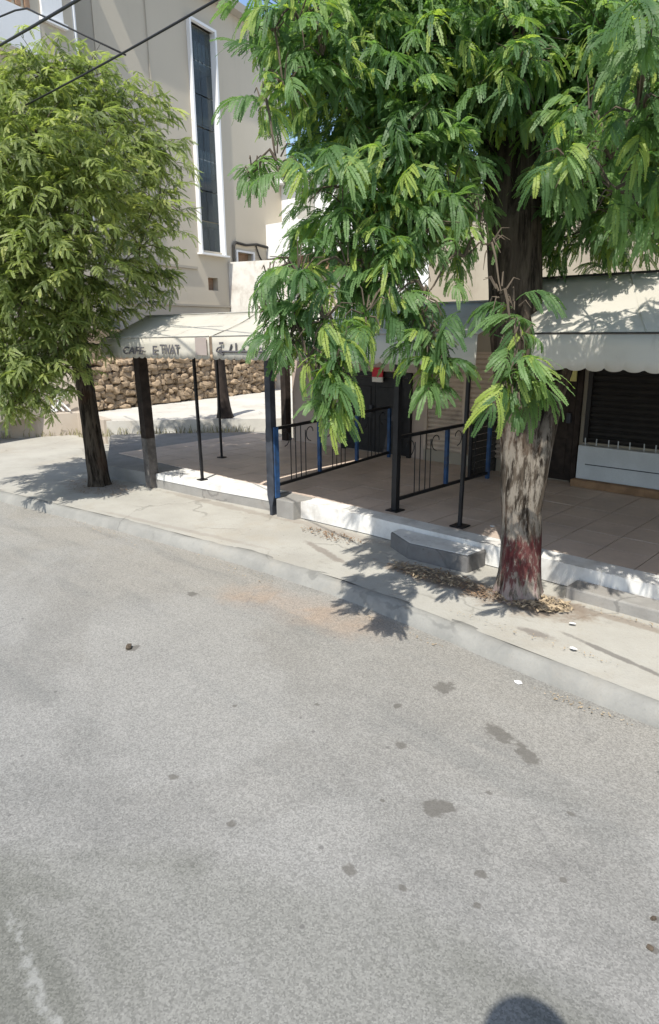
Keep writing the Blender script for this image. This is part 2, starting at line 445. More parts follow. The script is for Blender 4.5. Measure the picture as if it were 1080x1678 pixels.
# pavement sheet behind the kerb, slightly uneven
ys_off = [0.085, .4, .75, 1.2, 1.8, 2.6, 4.0, 7.0, 14, 30]
v, f = [], []
for x in xs:
    for k, o in enumerate(ys_off):
        zz = .1235 + (.012 * (pnoise(Vector((x * .9, o * 1.4, 3.3)))) if k else 0)
        v.append((x, kerb_y(x) + o, zz))
m = len(ys_off)
for i in range(len(xs) - 1):
    for k in range(m - 1):
        f.append((i * m + k, (i + 1) * m + k, (i + 1) * m + k + 1, i * m + k + 1))
me = bpy.data.meshes.new('pavement'); me.from_pydata(v, [], f); me.update(); me.shade_smooth()
tag(link('pavement', me, MAT['pave']), 'pale dusty concrete pavement in front of the terrace', None, None, 'structure')
# kerb: worn profile
prof = [(-.05, -.01), (-.035, .03), (-.01, .075), (.012, .102), (.03, .114), (.075, .122), (.125, .121), (.17, .08)]
v, f = [], []
for x in xs:
    y = kerb_y(x)
    for k, (o, z) in enumerate(prof):
        j = pnoise(Vector((x * 3.1, k * 1.7, 0))) * .016 + pnoise(Vector((x * .8, k * .4, 5))) * .014 + pnoise(Vector((x * 9, k * 2.7, 8))) * .006
        v.append((x, y + o + j, z + (j * .7 if 0 < k < 7 else 0)))
m = len(prof)
for i in range(len(xs) - 1):
    for k in range(m - 1):
        f.append((i * m + k, (i + 1) * m + k, (i + 1) * m + k + 1, i * m + k + 1))
me = bpy.data.meshes.new('kerb'); me.from_pydata(v, [], f); me.update(); me.shade_smooth()
tag(link('kerb', me, MAT['kerb']), 'worn grey concrete kerb', None, None, 'structure')

# ------------------------------------------------------------------ raised terrace with its tiles
FRONT = [(-10.3, 5.40), (-9.3, 5.52), (-8.0, 5.62), (-6.6, 5.80), (-5.0, 5.86), (-3.3, 5.86), (-1.5, 5.82), (4.0, 5.80)]
deck = tag(MB().prism(FRONT + [(4, 9.3), (-9.6, 9.3), (-11.0, 9.8), (-12.4, 8.46), (-13.45, 7.22), (-12.2, 6.5)], .02, .336)
           .build('terrace', MAT['deckc']), 'raised tiled cafe terrace', None, None, 'structure')
TS, GAP = .46, .006
tm = MB().box(GAP, TS - GAP, GAP, TS - GAP, 0, .016).mesh('tile'); tm.materials.append(MAT['tile'])
nt_ = 0
for ix in range(27):
    for iy in range(7):
        x, y = -11.15 + ix * TS, 6.10 + iy * TS
        if y + TS > 9.33 or (x < -10.6 and y > 8.9): continue
        o = link('tile', tm, None, deck, (x, y, .334 + random.uniform(-.0012, .0012))); nt_ += 1
# limewashed front edge of the terrace
def strip(a, b, y_in, z, over, zlow):
    m = MB(); X = np.arange(a, b + .001, .1)
    top = []
    for x in X:
        y = interp(FRONT, x); w = .010 * pnoise(Vector((x * 4, 1, 0))); top.append((x, y - over + w * .6, z + w * .25))
    for p, q in zip(top[:-1], top[1:]):
        m.face([p, q, (q[0], y_in, z), (p[0], y_in, z)])
        m.face([(p[0], p[1] - .004, zlow), (q[0], q[1] - .004, zlow), q, p])
    return m
strip(-9.0, -6.55, 6.094, .352, .004, .262).build('painted_edge', MAT['rim'], deck)
strip(-6.05, 3.9, 6.094, .352, .012, .135).build('painted_edge', MAT['rim'], deck)
MB().box(-2.35, 3.9, 5.56, 5.805, .1, .235).build('step', MAT['deckc'], deck, bevel=.015)
MB().prism([(-4.45, 5.66), (-4.05, 5.46), (-3.35, 5.52), (-3.33, 5.84), (-4.45, 5.84)], .1, .30).build('step', MAT['stepc'], deck, bevel=.02)
MB().prism([(-4.43, 5.68), (-4.05, 5.485), (-3.37, 5.545), (-3.35, 5.835), (-4.43, 5.835)], .298, .304).build('painted_edge', MAT['rim'], deck)
MB().prism([(-6.36, 5.66), (-6.06, 5.68), (-6.02, 6.0), (-6.36, 5.98)], .1, .368).build('step', MAT['deckc'], deck, bevel=.015)

# ------------------------------------------------------------------ upper side lane (pale concrete), retaining edge, garden
LANE = [(-13.5, 7.18), (-12.42, 8.42), (-11.05, 9.78), (-9.9, 11.5), (-9.85, 40), (-40, 40), (-40, 7.6), (-15.7, 7.6)]
tag(MB().prism(LANE, .0, .62).build('side_lane', MAT['platform']), 'sunlit pale concrete lane behind the terrace', None, None, 'structure')
m = MB()
pl = [(-40, 2.6), (-22, 4.1), (-17.6, 5.3), (-16.3, 6.2), (-15.7, 7.55)]
m.prism(pl + [(-40, 7.58)], .0, .45)
tag(m.build('garden', MAT['garden']), 'bare earth garden strip', None, None, 'structure')

# ================================================================== FAR BUILDINGS
FP, FA = (-18.0, 14.0), 104.0
fb = empty('apartment_building', (-18, 14, 0), 'tall beige building with one narrow full-height stair window', 'building')
w = MB()                                                   # wall with window openings (street face is o = 0)
def wall_with_holes(m, s0, s1, z0, z1, holes, o1=0.0, o0=-.3):
    ss = sorted({s0, s1, *[h[0] for h in holes], *[h[1] for h in holes]}); zz = sorted({z0, z1, *[h[2] for h in holes], *[h[3] for h in holes]})
    for a, b in zip(ss[:-1], ss[1:]):
        for c, d in zip(zz[:-1], zz[1:]):
            if any(h[0] <= a and b <= h[1] and h[2] <= c and d <= h[3] for h in holes): continue
            m.obox(FP, FA, a, b, o0, o1, c, d)
HOLES = [(-1.0, .12, 4.88, 10.93), (-.68, -.2, 3.72, 4.10), (.86, 1.72, 4.62, 4.98)]
wall_with_holes(w, -4.48, 4.0, .6, 11.75, HOLES)
me = w.mesh('wall'); bm = bmesh.new(); bm.from_mesh(me); bmesh.ops.remove_doubles(bm, verts=bm.verts, dist=.0005)
seen = {}
for fc in list(bm.faces):
    key = tuple(sorted(v.index for v in fc.verts)); seen.setdefault(key, []).append(fc)
bmesh.ops.delete(bm, geom=[x for k in seen.values() if len(k) > 1 for x in k], context='FACES')
bm.to_mesh(me); bm.free()
link('wall', me, MAT['facade'], fb)
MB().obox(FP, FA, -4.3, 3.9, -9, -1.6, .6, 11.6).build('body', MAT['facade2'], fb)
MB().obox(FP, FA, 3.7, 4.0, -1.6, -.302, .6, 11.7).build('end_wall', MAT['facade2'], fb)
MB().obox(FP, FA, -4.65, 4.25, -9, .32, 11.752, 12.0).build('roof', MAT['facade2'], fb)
sw = MB(); fr = .09
for a, b, c, d in ((-1.045, -.975, 4.79, 11.0), (.09, .165, 4.79, 11.0), (-.974, .089, 10.93, 11.0), (-1.12, .24, 4.74, 4.788)):
    sw.obox(FP, FA, a, b, -.1, .12 if c > 4.75 else .2, c, d)
win = sw.build('window', MAT['white'], fb)
for k in range(7):                                         # panes split by dark bars
    z0, z1 = 4.89 + k * .862, 4.89 + (k + 1) * .862 - .03
    for a, b in ((-.965, -.45), (-.43, .085)):
        MB().obox(FP, FA, a, b, -.09, -.08, z0, z1).build('pane', MAT['glass'], win)
for z, mt, h in ((5.60, 'orange', .16), (8.44, 'orange', .20), (7.0, 'stair', .14), (9.85, 'stair', .14)):
    MB().obox(FP, FA, -.96, .08, -1.2, -.125, z, z + h).build('landing', MAT[mt], fb)
for z in (7.14, 9.98):                                     # pale stair balustrades behind the glass
    for k in range(6):
        MB().obox(FP, FA, -.95 + k * .18, -.95 + k * .18 + .11, -.16, -.125, z, z + .58).build('baluster', MAT['counter'], fb)
MB().obox(FP, FA, -.7, -.18, -.22, -.2, 3.70, 4.12).build('shutter', MAT['brown'], fb)
fx = MB()
for a, b, c, d in ((.78, .86, 4.55, 5.04), (1.72, 1.8, 4.55, 5.04), (.861, 1.719, 4.98, 5.04)): fx.obox(FP, FA, a, b, -.05, .05, c, d)
fw2 = fx.build('window', MAT['white'], fb); MB().obox(FP, FA, .862, 1.718, -.2, -.18, 4.6, 4.99).build('pane', MAT['brown'], fw2)
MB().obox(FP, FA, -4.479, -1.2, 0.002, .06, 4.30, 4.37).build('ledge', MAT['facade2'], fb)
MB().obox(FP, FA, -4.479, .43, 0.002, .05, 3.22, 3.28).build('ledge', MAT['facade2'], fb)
def fpt(s, o, z):
    a = math.radians(FA); return (FP[0] + math.cos(a) * s + math.sin(a) * o, FP[1] + math.sin(a) * s - math.cos(a) * o, z)
MB().tube([fpt(.62, .06, 4.5), fpt(.63, .06, 5.15), fpt(.72, .06, 5.25), fpt(1.3, .06, 5.22), fpt(1.9, .06, 5.30), fpt(3.0, .06, 5.24), fpt(3.95, .06, 5.18)], .045, 6).build('conduit', MAT['conduit'], fb)
MB().tube([fpt(1.85, .05, 5.3), fpt(2.05, .05, 4.95), fpt(2.4, .05, 4.6)], .025, 6).build('conduit', MAT['conduit'], fb)
MB().tube([fpt(-2.7, .03, 11.6), fpt(-2.66, .03, 9), fpt(-2.4, .03, 6.5)], .012, 5).build('conduit', MAT['facade2'], fb)
# left wing: return, down pipe, white shutter and balcony panel
MB().obox(FP, FA, -10.5, -5.62, -.3, .55, .6, 12.3).build('wing_wall', MAT['facade'], fb)
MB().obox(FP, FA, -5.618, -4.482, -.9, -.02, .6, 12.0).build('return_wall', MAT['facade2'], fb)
MB().tube([fpt(-5.55, .5, 1.0), fpt(-5.55, .5, 12.2)], .055, 8).build('down_pipe', MAT['white'], fb)
wl = MB().obox(FP, FA, -6.48, -5.92, .552, .60, 9.06, 11.4).build('window', MAT['white'], fb)
MB().obox(FP, FA, -6.54, -5.86, .552, .66, 8.96, 9.058).build('sill', MAT['white'], wl)
bal = MB().obox(FP, FA, -10.4, -6.88, .553, .95, 8.08, 8.85).build('balcony', MAT['white'], fb)
for k in range(16):
    MB().obox(FP, FA, -10.2 + k * .22, -10.2 + k * .22 + .12, .553, .60, 9.05, 11.4).build('slat', MAT['brown'], bal)

sw_ = tag(MB().obox((-18.08, 14.36), 20, 0, 2.3, -.25, 0, .6, 4.62).build('white_wall', MAT['dirty']), 'stained white wall beside the foot of the tall beige building', 'wall')
wh = empty('white_house', (-16, 18, 0), 'white house with a plain solid balcony glimpsed behind leaves', 'house')
MB().box(-18.9, -12.4, 17.5, 24, .6, 7.4).build('wall', MAT['white'], wh)
bl = MB().box(-18.8, -14.5, 16.5, 17.498, 4.9, 6.0).build('balcony', MAT['white'], wh)
MB().box(-18.5, -14.7, 16.7, 17.497, 4.3, 4.898).build('soffit', MAT['brown'], bl)
MB().box(-16.2, -15.2, 17.42, 17.498, 6.002, 7.0).build('window', MAT['stair'], wh)
MB().box(-18.0, -17.2, 17.42, 17.498, 6.002, 7.1).build('window', MAT['stair'], wh)
MB().box(-19.1, -12.2, 17.2, 24.2, 7.402, 7.6).build('roof', MAT['white'], wh)

# ------------------------------------------------------------------ rubble wall: every stone a part
def jag(seed, seg=3):
    bm = bmesh.new(); bmesh.ops.create_cube(bm, size=1.0)
    bmesh.ops.subdivide_edges(bm, edges=bm.edges, cuts=1, use_grid_fill=True)
    for vv in bm.verts:
        l = vv.co.length; vv.co *= (.5 / max(l, .01)) ** .55
        n3 = Vector((pnoise(vv.co * 2.3 + Vector((seed * 7, 0, 0))), pnoise(vv.co * 2.3 + Vector((0, seed * 5, 9))), pnoise(vv.co * 2.3 + Vector((3, 4, seed * 3)))))
        vv.co += n3 * .34
    me = bpy.data.meshes.new('stone'); bm.to_mesh(me); bm.free(); me.materials.append(MAT['stone']); return me
STONES = [jag(i + 1) for i in range(8)]
RP = (-15.35, 7.75); RA = 97.5
rw = empty('rubble_wall', (-15.9, 11, .62), 'rough tan rubble stone wall across the lane behind the terrace', 'wall')
MB().obox(RP, RA, -.05, 6.9, -.55, -.10, .6, 2.55).build('mortar', MAT['mortar'], rw)
a = math.radians(RA); rd = Vector((math.cos(a), math.sin(a), 0)); rn = Vector((math.sin(a), -math.cos(a), 0))
z = .70; cnt = 0
while z < 1.80:
    h = random.uniform(.10, .16); s = random.uniform(-.05, .1)
    while s < 6.75 and cnt < 290:
        wd = random.choice((.14, .18, .22, .28, .34)) * random.uniform(.85, 1.15)
        o = link('stone', random.choice(STONES), None, rw, (0, 0, 0))
        p = Vector((RP[0], RP[1], 0)) + rd * (s + wd / 2) + rn * random.uniform(-.10, .02)
        p.z = z + random.uniform(-.03, .03)
        o.matrix_parent_inverse = rw.matrix_world.inverted()
        o.location = p; o.rotation_euler = (random.uniform(-.5, .5), random.uniform(-.4, .4), a + random.uniform(-.4, .4) + random.choice((0, math.pi)))
        o.scale = (wd * 1.16, .30, h * 1.22); s += wd; cnt += 1
    z += h * .95
bw = tag(MB().prism([(-15.36, 7.66), (-15.62, 7.66), (-16.6, 6.3), (-18.0, 5.5), (-24, 4.3), (-24, 4.05), (-17.9, 5.24), (-16.4, 6.05)], .3, 1.75)
         .build('boundary_wall', MAT['cafe']), 'beige plastered garden wall behind the left tree', 'wall')
tag(MB().prism([(-13.55, 7.12), (-13.5, 7.3), (-15.5, 7.68), (-16.2, 6.35), (-17.6, 5.45), (-22, 4.25), (-22, 4.05), (-17.5, 5.22), (-15.95, 6.1), (-15.3, 7.42)], .1, .66)
    .build('low_wall', MAT['cafe'], bevel=.02), 'low beige retaining wall along the bright pavement at left', 'wall')

lf = empty('lattice_fence', (-16.8, 5.7, .66), 'white diamond lattice fence on the low wall behind the left tree leaves', 'fence')
LP0, LP1 = Vector((-17.7, 5.33, 0)), Vector((-15.6, 7.05, 0)); ld = (LP1 - LP0).normalized(); LL = (LP1 - LP0).length
k = -.45
while k < LL:
    for sg_ in (1, -1):
        a0, a1 = (k, k + .46) if sg_ > 0 else (k + .46, k)
        p, q = LP0 + ld * a0 + Vector((0, 0, .70)), LP0 + ld * a1 + Vector((0, 0, 1.16))
        off = Vector((ld.y, -ld.x, 0)) * (.012 * sg_)
        MB().tube([p + off, q + off], .020, 4).build('slat', MAT['white'], lf)
    k += .16
for z in (.685, 1.175): MB().tube([LP0 + Vector((0, 0, z)), LP1 + Vector((0, 0, z))], .03, 4).build('rail', MAT['white'], lf)

# ================================================================== CAFE
cb = empty('cafe_building', (-3, 9.2, 0), 'single-storey beige cafe building behind the awnings', 'building')
WY = 9.2
MB().box(-6.55, 5, WY, 14, .1, 4.25).build('wall', MAT['cafe_up'], cb)
MB().box(-9.75, -6.552, WY, 14, .1, 3.02).build('wall', MAT['pinkw'], cb)
MB().box(-6.7, 5.2, WY - .15, 14.2, 4.252, 4.40).build('parapet', MAT['cafe_up'], cb)
def door(x0, x1, z0, z1, mat, y, leaves=2):
    d = MB()
    d.box(x0, x0 + .07, y - .06, y - .002, z0, z1); d.box(x1 - .07, x1, y - .06, y - .002, z0, z1); d.box(x0 + .071, x1 - .071, y - .06, y - .002, z1 - .08, z1)
    dd = d.build('door', mat, cb)
    wd = (x1 - x0 - .16) / leaves
    for k in range(leaves):
        a0 = x0 + .08 + k * wd
        lf = MB().box(a0 + .004, a0 + wd - .004, y - .035, y - .003, z0 + .02, z1 - .09).build('door_leaf', mat, dd)
        for zz0, zz1 in ((z0 + .12, z0 + .62), (z0 + .74, z1 - .25)):
            MB().box(a0 + .09, a0 + wd - .09, y - .048, y - .0352, zz0, zz1).build('door_panel', mat, dd, bevel=.008)
    MB().box(x0 + .08 + wd - .10, x0 + .08 + wd - .04, y - .085, y - .036, (z0 + z1) / 2, (z0 + z1) / 2 + .14).build('handle', MAT['steel'], dd)
    return dd
door(-8.38, -6.80, .35, 1.78, MAT['black'], WY)
door(-4.55, -3.88, .35, 2.05, MAT['wood'], WY, 1)
def shutter(x0, x1, z0, z1, mat, y, pitch, name='roller_shutter'):
    sh = MB().box(x0, x1, y - .012, y - .002, z0, z1).build(name, mat, cb)
    for a0, a1 in ((x0 - .06, x0 - .001), (x1 + .001, x1 + .06)): MB().box(a0, a1, y - .07, y - .002, z0, z1 + .05).build('guide', mat, sh)
    sm = MB()
    pr = [(0, 0), (-.018, .15), (-.030, .5), (-.018, .85), (0, 1)]
    for (ya, za), (yb, zb) in zip(pr[:-1], pr[1:]):
        sm.face([(x0, ya, za * pitch * .93), (x1, ya, za * pitch * .93), (x1, yb, zb * pitch * .93), (x0, yb, zb * pitch * .93)])
    me = sm.mesh('slat'); me.materials.append(mat)
    k = 0
    while z0 + (k + 1) * pitch <= z1 + .001:
        o = link('slat', me, None, sh, (0, y - .013, z0 + k * pitch)); k += 1
    return sh
shutter(-6.45, -5.78, .55, 2.15, MAT['shutter'], WY, .075)
shutter(-5.66, -5.02, .55, 2.15, MAT['shutter'], WY, .075)
shutter(-3.74, -1.2, .95, 2.35, MAT['dshut'], WY, .085)
shutter(-1.05, 3.0, .45, 2.35, MAT['dshut'], WY, .085)
ct = MB().box(-3.82, -1.15, WY - .16, WY - .0135, .455, .92).build('counter_panel', MAT['counter'], cb, bevel=.006)
MB().box(-3.70, -1.2, WY - .166, WY - .1605, .66, .672).build('groove', MAT['steel'], ct)
MB().box(-3.85, -1.12, WY - .26, WY - .0135, .35, .452).build('sill', MAT['sill'], cb, bevel=.01)
for k in range(17):
    x = -3.76 + k * .155 + random.uniform(-.02, .02)
    MB().tube([(x, WY - .09, .915), (x + random.uniform(-.01, .01), WY - .09, 1.02)], .0075, 6).build('spike', MAT['counter'], ct)
sg = MB().box(-7.80, -6.66, WY - .09, WY - .062, 1.80, 2.26).build('fascia_board', MAT['board'], cb)
rc = MB().box(-7.60, -7.37, WY - .115, WY - .0915, 1.70, 1.86).build('notice', MAT['red'], cb); MB().box(-7.60, -7.37, WY - .115, WY - .0915, 1.615, 1.699).build('notice', MAT['whitec'], cb)
MB().box(-4.17, -3.92, WY - .20, WY - .17, 1.79, 2.12).build('notice', MAT['yellow'], cb)
MB().box(-5.0, -4.6, WY - .02, WY - .002, .36, 2.4).build('pilaster', MAT['wood'], cb)
up_ = empty('glare_house', (-1, 13, 4), 'added white house wall above the cafe, for bright sky glare between the leaves', 'house')
MB().box(-5.5, 6, 11.6, 13.9, 4.42, 7.3).build('wall', MAT['white'], up_)  # added volume, its white stands in for sky glare behind the leaves
MB().box(-5.7, 6.2, 11.4, 14.1, 7.302, 7.45).build('roof', MAT['white'], up_)
for x in (-4.4, -2.6): MB().box(x, x + .8, 11.55, 11.598, 5.2, 6.4).build('window', MAT['stair'], up_)
ds = empty('folded_screen', (-5.2, 8.9, .35), 'dark slatted screen leaning by the inner end of the right railing', 'screen')
for k in range(9):
    MB().box(-5.20, -5.17, 8.50, 9.16, .37 + k * .102, .37 + k * .102 + .088).build('slat', MAT['mesh_screen'], ds)
for y in (8.46, 9.165): MB().box(-5.215, -5.165, y, y + .03, .352, 1.32).build('frame', MAT['black'], ds)

# ------------------------------------------------------------------ awnings
def zf(x): return 2.40 + .055 * min(1, max(0, (x + 9.4) / 4.5))       # height of the front edge
def awning(x0, x1, mat, zback, label, ysl=5.8, bar='conduit', skew=0.0):
    aw = empty('awning', ((x0 + x1) / 2, 5.4, 2.4), label, 'awning', 'cafe awnings')
    X = np.linspace(x0, x1, max(3, int((x1 - x0) / .07) + 1)); m = MB(); rows = 8
    v, f = [], []
    for x in X:
        for k in range(rows + 1):
            t = k / rows; xs_ = x - skew * t * (1 - (x - x0) / (x1 - x0)); y = 5.03 + (ysl - 5.03) * t
            sag = -.028 * math.sin(math.pi * t) * (0.75 + .5 * pnoise(Vector((x * 1.3, t * 2, 1)))) + .006 * pnoise(Vector((x * 5, t * 4, 2)))
            v.append((xs_, y, zf(x) + (zback - zf(x)) * t + sag))
    for i in range(len(X) - 1):
        for k in range(rows):
            n = i * (rows + 1) + k; f.append((n, n + rows + 1, n + rows + 2, n + 1))
    me = bpy.data.meshes.new('canvas'); me.from_pydata(v, [], f); me.update(); me.shade_smooth()
    c = link('canvas', me, mat, aw); s_ = c.modifiers.new('solid', 'SOLIDIFY'); s_.thickness = .004
    k = x0 + .85
    while k < x1 - .3:
        MB().tube([(k - skew * t * (1 - (k - x0) / (x1 - x0)), 5.03 + (ysl - 5.03) * t, zf(k) + (zback - zf(k)) * t - .026 * math.sin(math.pi * t) + .002) for t in [i / 8 for i in range(9)]], .006, 5).build('seam', mat, aw); k += .95
    # scalloped valance
    Xv = np.linspace(x0, x1, int((x1 - x0) / .0175) + 1); v, f = [], []
    for x in Xv:
        ph = ((x - x0) / .145) % 1.0
        zb = zf(x) - .235 - .032 * math.sqrt(max(0, 1 - (2 * ph - 1) ** 2)) + .008 * pnoise(Vector((x * 2, 0, 7)))
        for k in range(4):
            t = k / 3
            v.append((x, 5.022 + .014 * t * math.sin(x * 5.3 + pnoise(Vector((x, 0, 0))) * 3) - .012 * t, zf(x) - .006 + (zb - zf(x)) * t))
    for i in range(len(Xv) - 1):
        for k in range(3):
            n = i * 4 + k; f.append((n, n + 4, n + 5, n + 1))
    me = bpy.data.meshes.new('valance'); me.from_pydata(v, [], f); me.update(); me.shade_smooth()
    vl = link('valance', me, mat, aw); s_ = vl.modifiers.new('solid', 'SOLIDIFY'); s_.thickness = .003
    MB().tube([(x, 5.018, zf(x) + .004) for x in X], .007, 6).build('front_bar', MAT[bar], aw)
    MB().box(x0 + .01 - skew, x1 - .01, ysl + .002, WY - .004, zback - .045, zback - .012).build('roof_sheet', mat, aw)
    MB().tube([(x0 - skew, ysl, zback + .006), (x1, ysl, zback + .006)], .010, 6).build('back_bar', MAT[bar], aw)
    k = x0 + .15
    while k < x1:
        MB().box(k, k + .04, 5.9, WY - .01, zback - .11, zback - .047).build('rafter', MAT['black'], aw); k += 1.15
    return aw, vl
awA, vlA = awning(-9.38, -6.76, MAT['awn'], 2.72, 'left awning with CAFE lettering on its valance, beside the left tree', bar='stair')
awB, vlB = awning(-6.70, -3.06, MAT['awn'], 2.74, 'middle awning with Arabic lettering, half hidden by hanging leaves', bar='stair')
awC, vlC = awning(-2.56, 4.0, MAT['awn2'], 2.915, 'right awning dappled with leaf shadow, right of the near trunk', skew=.5)
MB().box(-7.02, -6.79, 5.0, 5.004, zf(-6.9) - .22, zf(-6.9) - .012).build('faded_patch', MAT['patch'], awA)
def text(body, x, z, size, parent, shear=0.0, sx=1.0):
    cu = bpy.data.curves.new('letter', 'FONT'); cu.body = body; cu.size = size; cu.shear = shear; cu.extrude = .0012; cu.offset = size * .028
    t = bpy.data.objects.new('lettering_tmp', cu); COL.objects.link(t)
    bpy.context.view_layer.update()
    me = bpy.data.meshes.new_from_object(t.evaluated_get(bpy.context.evaluated_depsgraph_get()))
    bpy.data.objects.remove(t)
    me.materials.clear(); me.materials.append(MAT['ink'])
    me.transform(Matrix.Translation((x, 4.987, z)) @ Matrix.Rotation(math.pi / 2, 4, 'X') @ Matrix.Diagonal((sx, 1, 1, 1)))
    me.name = 'lettering'
    o = link('lettering', me, None, parent); return o
text('CAFE', -8.74, 2.20, .135, vlA, .25, 1.7)
text('E', -7.98, 2.20, .16, vlA, .1, 1.5)
text('TIVAT', -7.78, 2.215, .165, vlA, .0, .98)
def stroke(pts, r=.011):
    MB().tube([(x, 4.989, z) for x, z in pts], r, 6).build('lettering', MAT['ink'], vlB)
b0 = -6.58                                                   # Arabic style brush strokes
stroke([(b0 - .0, 2.27), (b0 + .03, 2.30), (b0 + .08, 2.31), (b0 + .10, 2.28), (b0 + .05, 2.255), (b0 + .0, 2.262)])
stroke([(b0 + .05, 2.258), (b0 + .11, 2.235), (b0 + .13, 2.225)])
stroke([(b0 + .08, 2.262), (b0 + .2, 2.262), (b0 + .33, 2.262), (b0 + .5, 2.268), (b0 + .7, 2.268), (b0 + .9, 2.27)], .013)
stroke([(b0 + .25, 2.265), (b0 + .27, 2.31), (b0 + .29, 2.345)]); stroke([(b0 + .37, 2.265), (b0 + .37, 2.36)]); stroke([(b0 + .5, 2.27), (b0 + .51, 2.31)])
stroke([(b0 + .66, 2.27), (b0 + .67, 2.36)]); stroke([(b0 + .75, 2.27), (b0 + .8, 2.31), (b0 + .86, 2.27)])
for dx, dz in ((.08, .355), (.12, .357), (.6, .34)): MB().box(b0 + dx - .014, b0 + dx + .014, 4.980, 4.994, 2.0 + dz - .014, 2.0 + dz + .014).build('lettering', MAT['ink'], vlB)

# ------------------------------------------------------------------ posts
def square_post(name, base, top, w, mat, label, cat, foot=None, lower=None):
    e = empty(name, base, label, cat)
    b, t = Vector(base), Vector(top); m = MB(); n = 6
    ring = []
    for i in range(n + 1):
        p = b.lerp(t, i / n); j = .006 * pnoise(p * 2)
        ring.append([(p.x - w / 2 + j, p.y - w / 2, p.z), (p.x + w / 2 + j, p.y - w / 2, p.z), (p.x + w / 2 + j, p.y + w / 2, p.z), (p.x - w / 2 + j, p.y + w / 2, p.z)])
    def piece(i0, i1, nm, mt):
        m = MB()
        for i in range(i0, i1):
            for k in range(4): m.face([ring[i][k], ring[i][(k + 1) % 4], ring[i + 1][(k + 1) % 4], ring[i + 1][k]])
        m.face(ring[i0][::-1]); m.face(ring[i1])
        m.build(nm, mt, e)
    if lower: piece(0, 2, 'lower_shaft', lower); piece(2, n, 'shaft', mat)
    else: piece(0, n, 'shaft', mat)
    if foot: MB().box(b.x - foot, b.x + foot, b.y - foot, b.y + foot, b.z, b.z + .014).build('base_plate', mat, e)
    return e
square_post('timber_post', (-9.10, 5.52, .12), (-9.16, 5.50, 2.48), .15, MAT['wood'], 'thick dark timber post at the terrace edge nearest the left tree', 'post', lower=MAT['litwood'])  # lower shaft: sunlit part of the post, put into its colour
square_post('steel_post', (-8.08, 5.74, .352), (-8.12, 5.74, 2.66), .036, MAT['black'], 'thin black post standing on the white edge, left of the blue railing post', 'post', .06)
square_post('steel_post', (-4.86, 6.27, .352), (-4.84, 6.27, 2.62), .072, MAT['black'], 'medium black post at the street end of the right railing', 'post', .085)
square_post('steel_post', (-3.90, 6.22, .352), (-3.86, 6.22, 2.62), .036, MAT['black'], 'thin black post on a square foot, nearest the near tree trunk', 'post', .085)
square_post('steel_post', (-9.32, 7.06, .352), (-9.32, 7.06, 2.66), .03, MAT['black'], 'thin black post far back on the left part of the terrace', 'post', .06)
square_post('timber_post', (-9.86, 9.12, .336), (-9.86, 9.12, 2.66), .14, MAT['wood'], 'dark post at the far left corner of the cafe wall', 'post')
ep = empty('flat_steel_post', (-6.45, 5.68, .12), 'broad flat steel post with a blue side and pointed foot on the pavement', 'post')
ring = [(.022, .12), (.026, .25), (.066, .40), (.062, 1.25), (.052, 1.3), (.044, 2.58)]
m = MB(); n0 = None; pts = []
for wv, zz in ring: pts.append([(-6.45 - wv, 5.65, zz), (-6.45 + wv, 5.65, zz), (-6.45 + wv, 5.74, zz), (-6.45 - wv, 5.74, zz)])
for i in range(len(pts) - 1):
    for k in range(4): m.face([pts[i][k], pts[i][(k + 1) % 4], pts[i + 1][(k + 1) % 4], pts[i + 1][k]])
m.face(pts[0][::-1]); m.face(pts[-1]); m.build('shaft', MAT['steel'], ep)
MB().box(-6.383, -6.364, 5.67, 5.745, .37, 1.30).build('blue_plate', MAT['blue'], ep)

# ------------------------------------------------------------------ railings
def railing(x0, y0, x1, y1, npan, label, zb=.44, zt=1.22):
    e = empty('railing', (x0, y0, .35), label, 'railing', 'terrace railings')
    d = Vector((x1 - x0, y1 - y0, 0)); P0 = Vector((x0, y0, 0)); Ln = d.length; d.normalize()
    an = math.degrees(math.atan2(d.y, d.x))
    MB().obox((x0, y0), an, 0, Ln, -.016, .016, zb - .02, zb + .02).build('bottom_rail', MAT['black'], e)
    MB().obox((x0, y0), an, 0, Ln, -.018, .018, zt - .02, zt + .02).build('top_rail', MAT['black'], e)
    pan = Ln / npan
    for k in range(npan + 1):
        s = k * pan
        MB().obox((x0, y0), an, s - .024, s + .024, -.024, .024, zb - .085 if k in (0, npan) else zb + .0205, zt - .0205).build('upright', MAT['blue'], e)
    for k in range(npan):
        s0 = k * pan + pan / 2
        for q in (-.17, -.06, .06, .17):
            p = P0 + d * (s0 + q)
            MB().tube([(p.x, p.y, zb), (p.x, p.y, zt - (.10 if abs(q) > .1 else .02))], .0075, 6).build('baluster', MAT['black'], e)
        for sg_ in (-1, 1):                                   # scrolls at the head of each panel
            pts = []
            for i in range(13):
                t = i / 12; r = .125 * (1 - .55 * t); th = -math.pi / 2 + sg_ * 0 + t * 1.45 * math.pi
                p = P0 + d * (s0 + sg_ * (.295 - .0) + sg_ * -.0 + r * math.cos(th) * -sg_); pts.append((p.x, p.y, zt - .145 + r * math.sin(th)))
            MB().tube(pts, .0065, 6).build('scroll', MAT['black'], e)
    return e
railing(-6.70, 5.98, -7.12, 8.98, 3, 'blue and black railing running back from the flat steel post to the black door')
railing(-4.98, 6.44, -4.96, 8.60, 2, 'blue and black railing in the middle, running back from the medium black post')

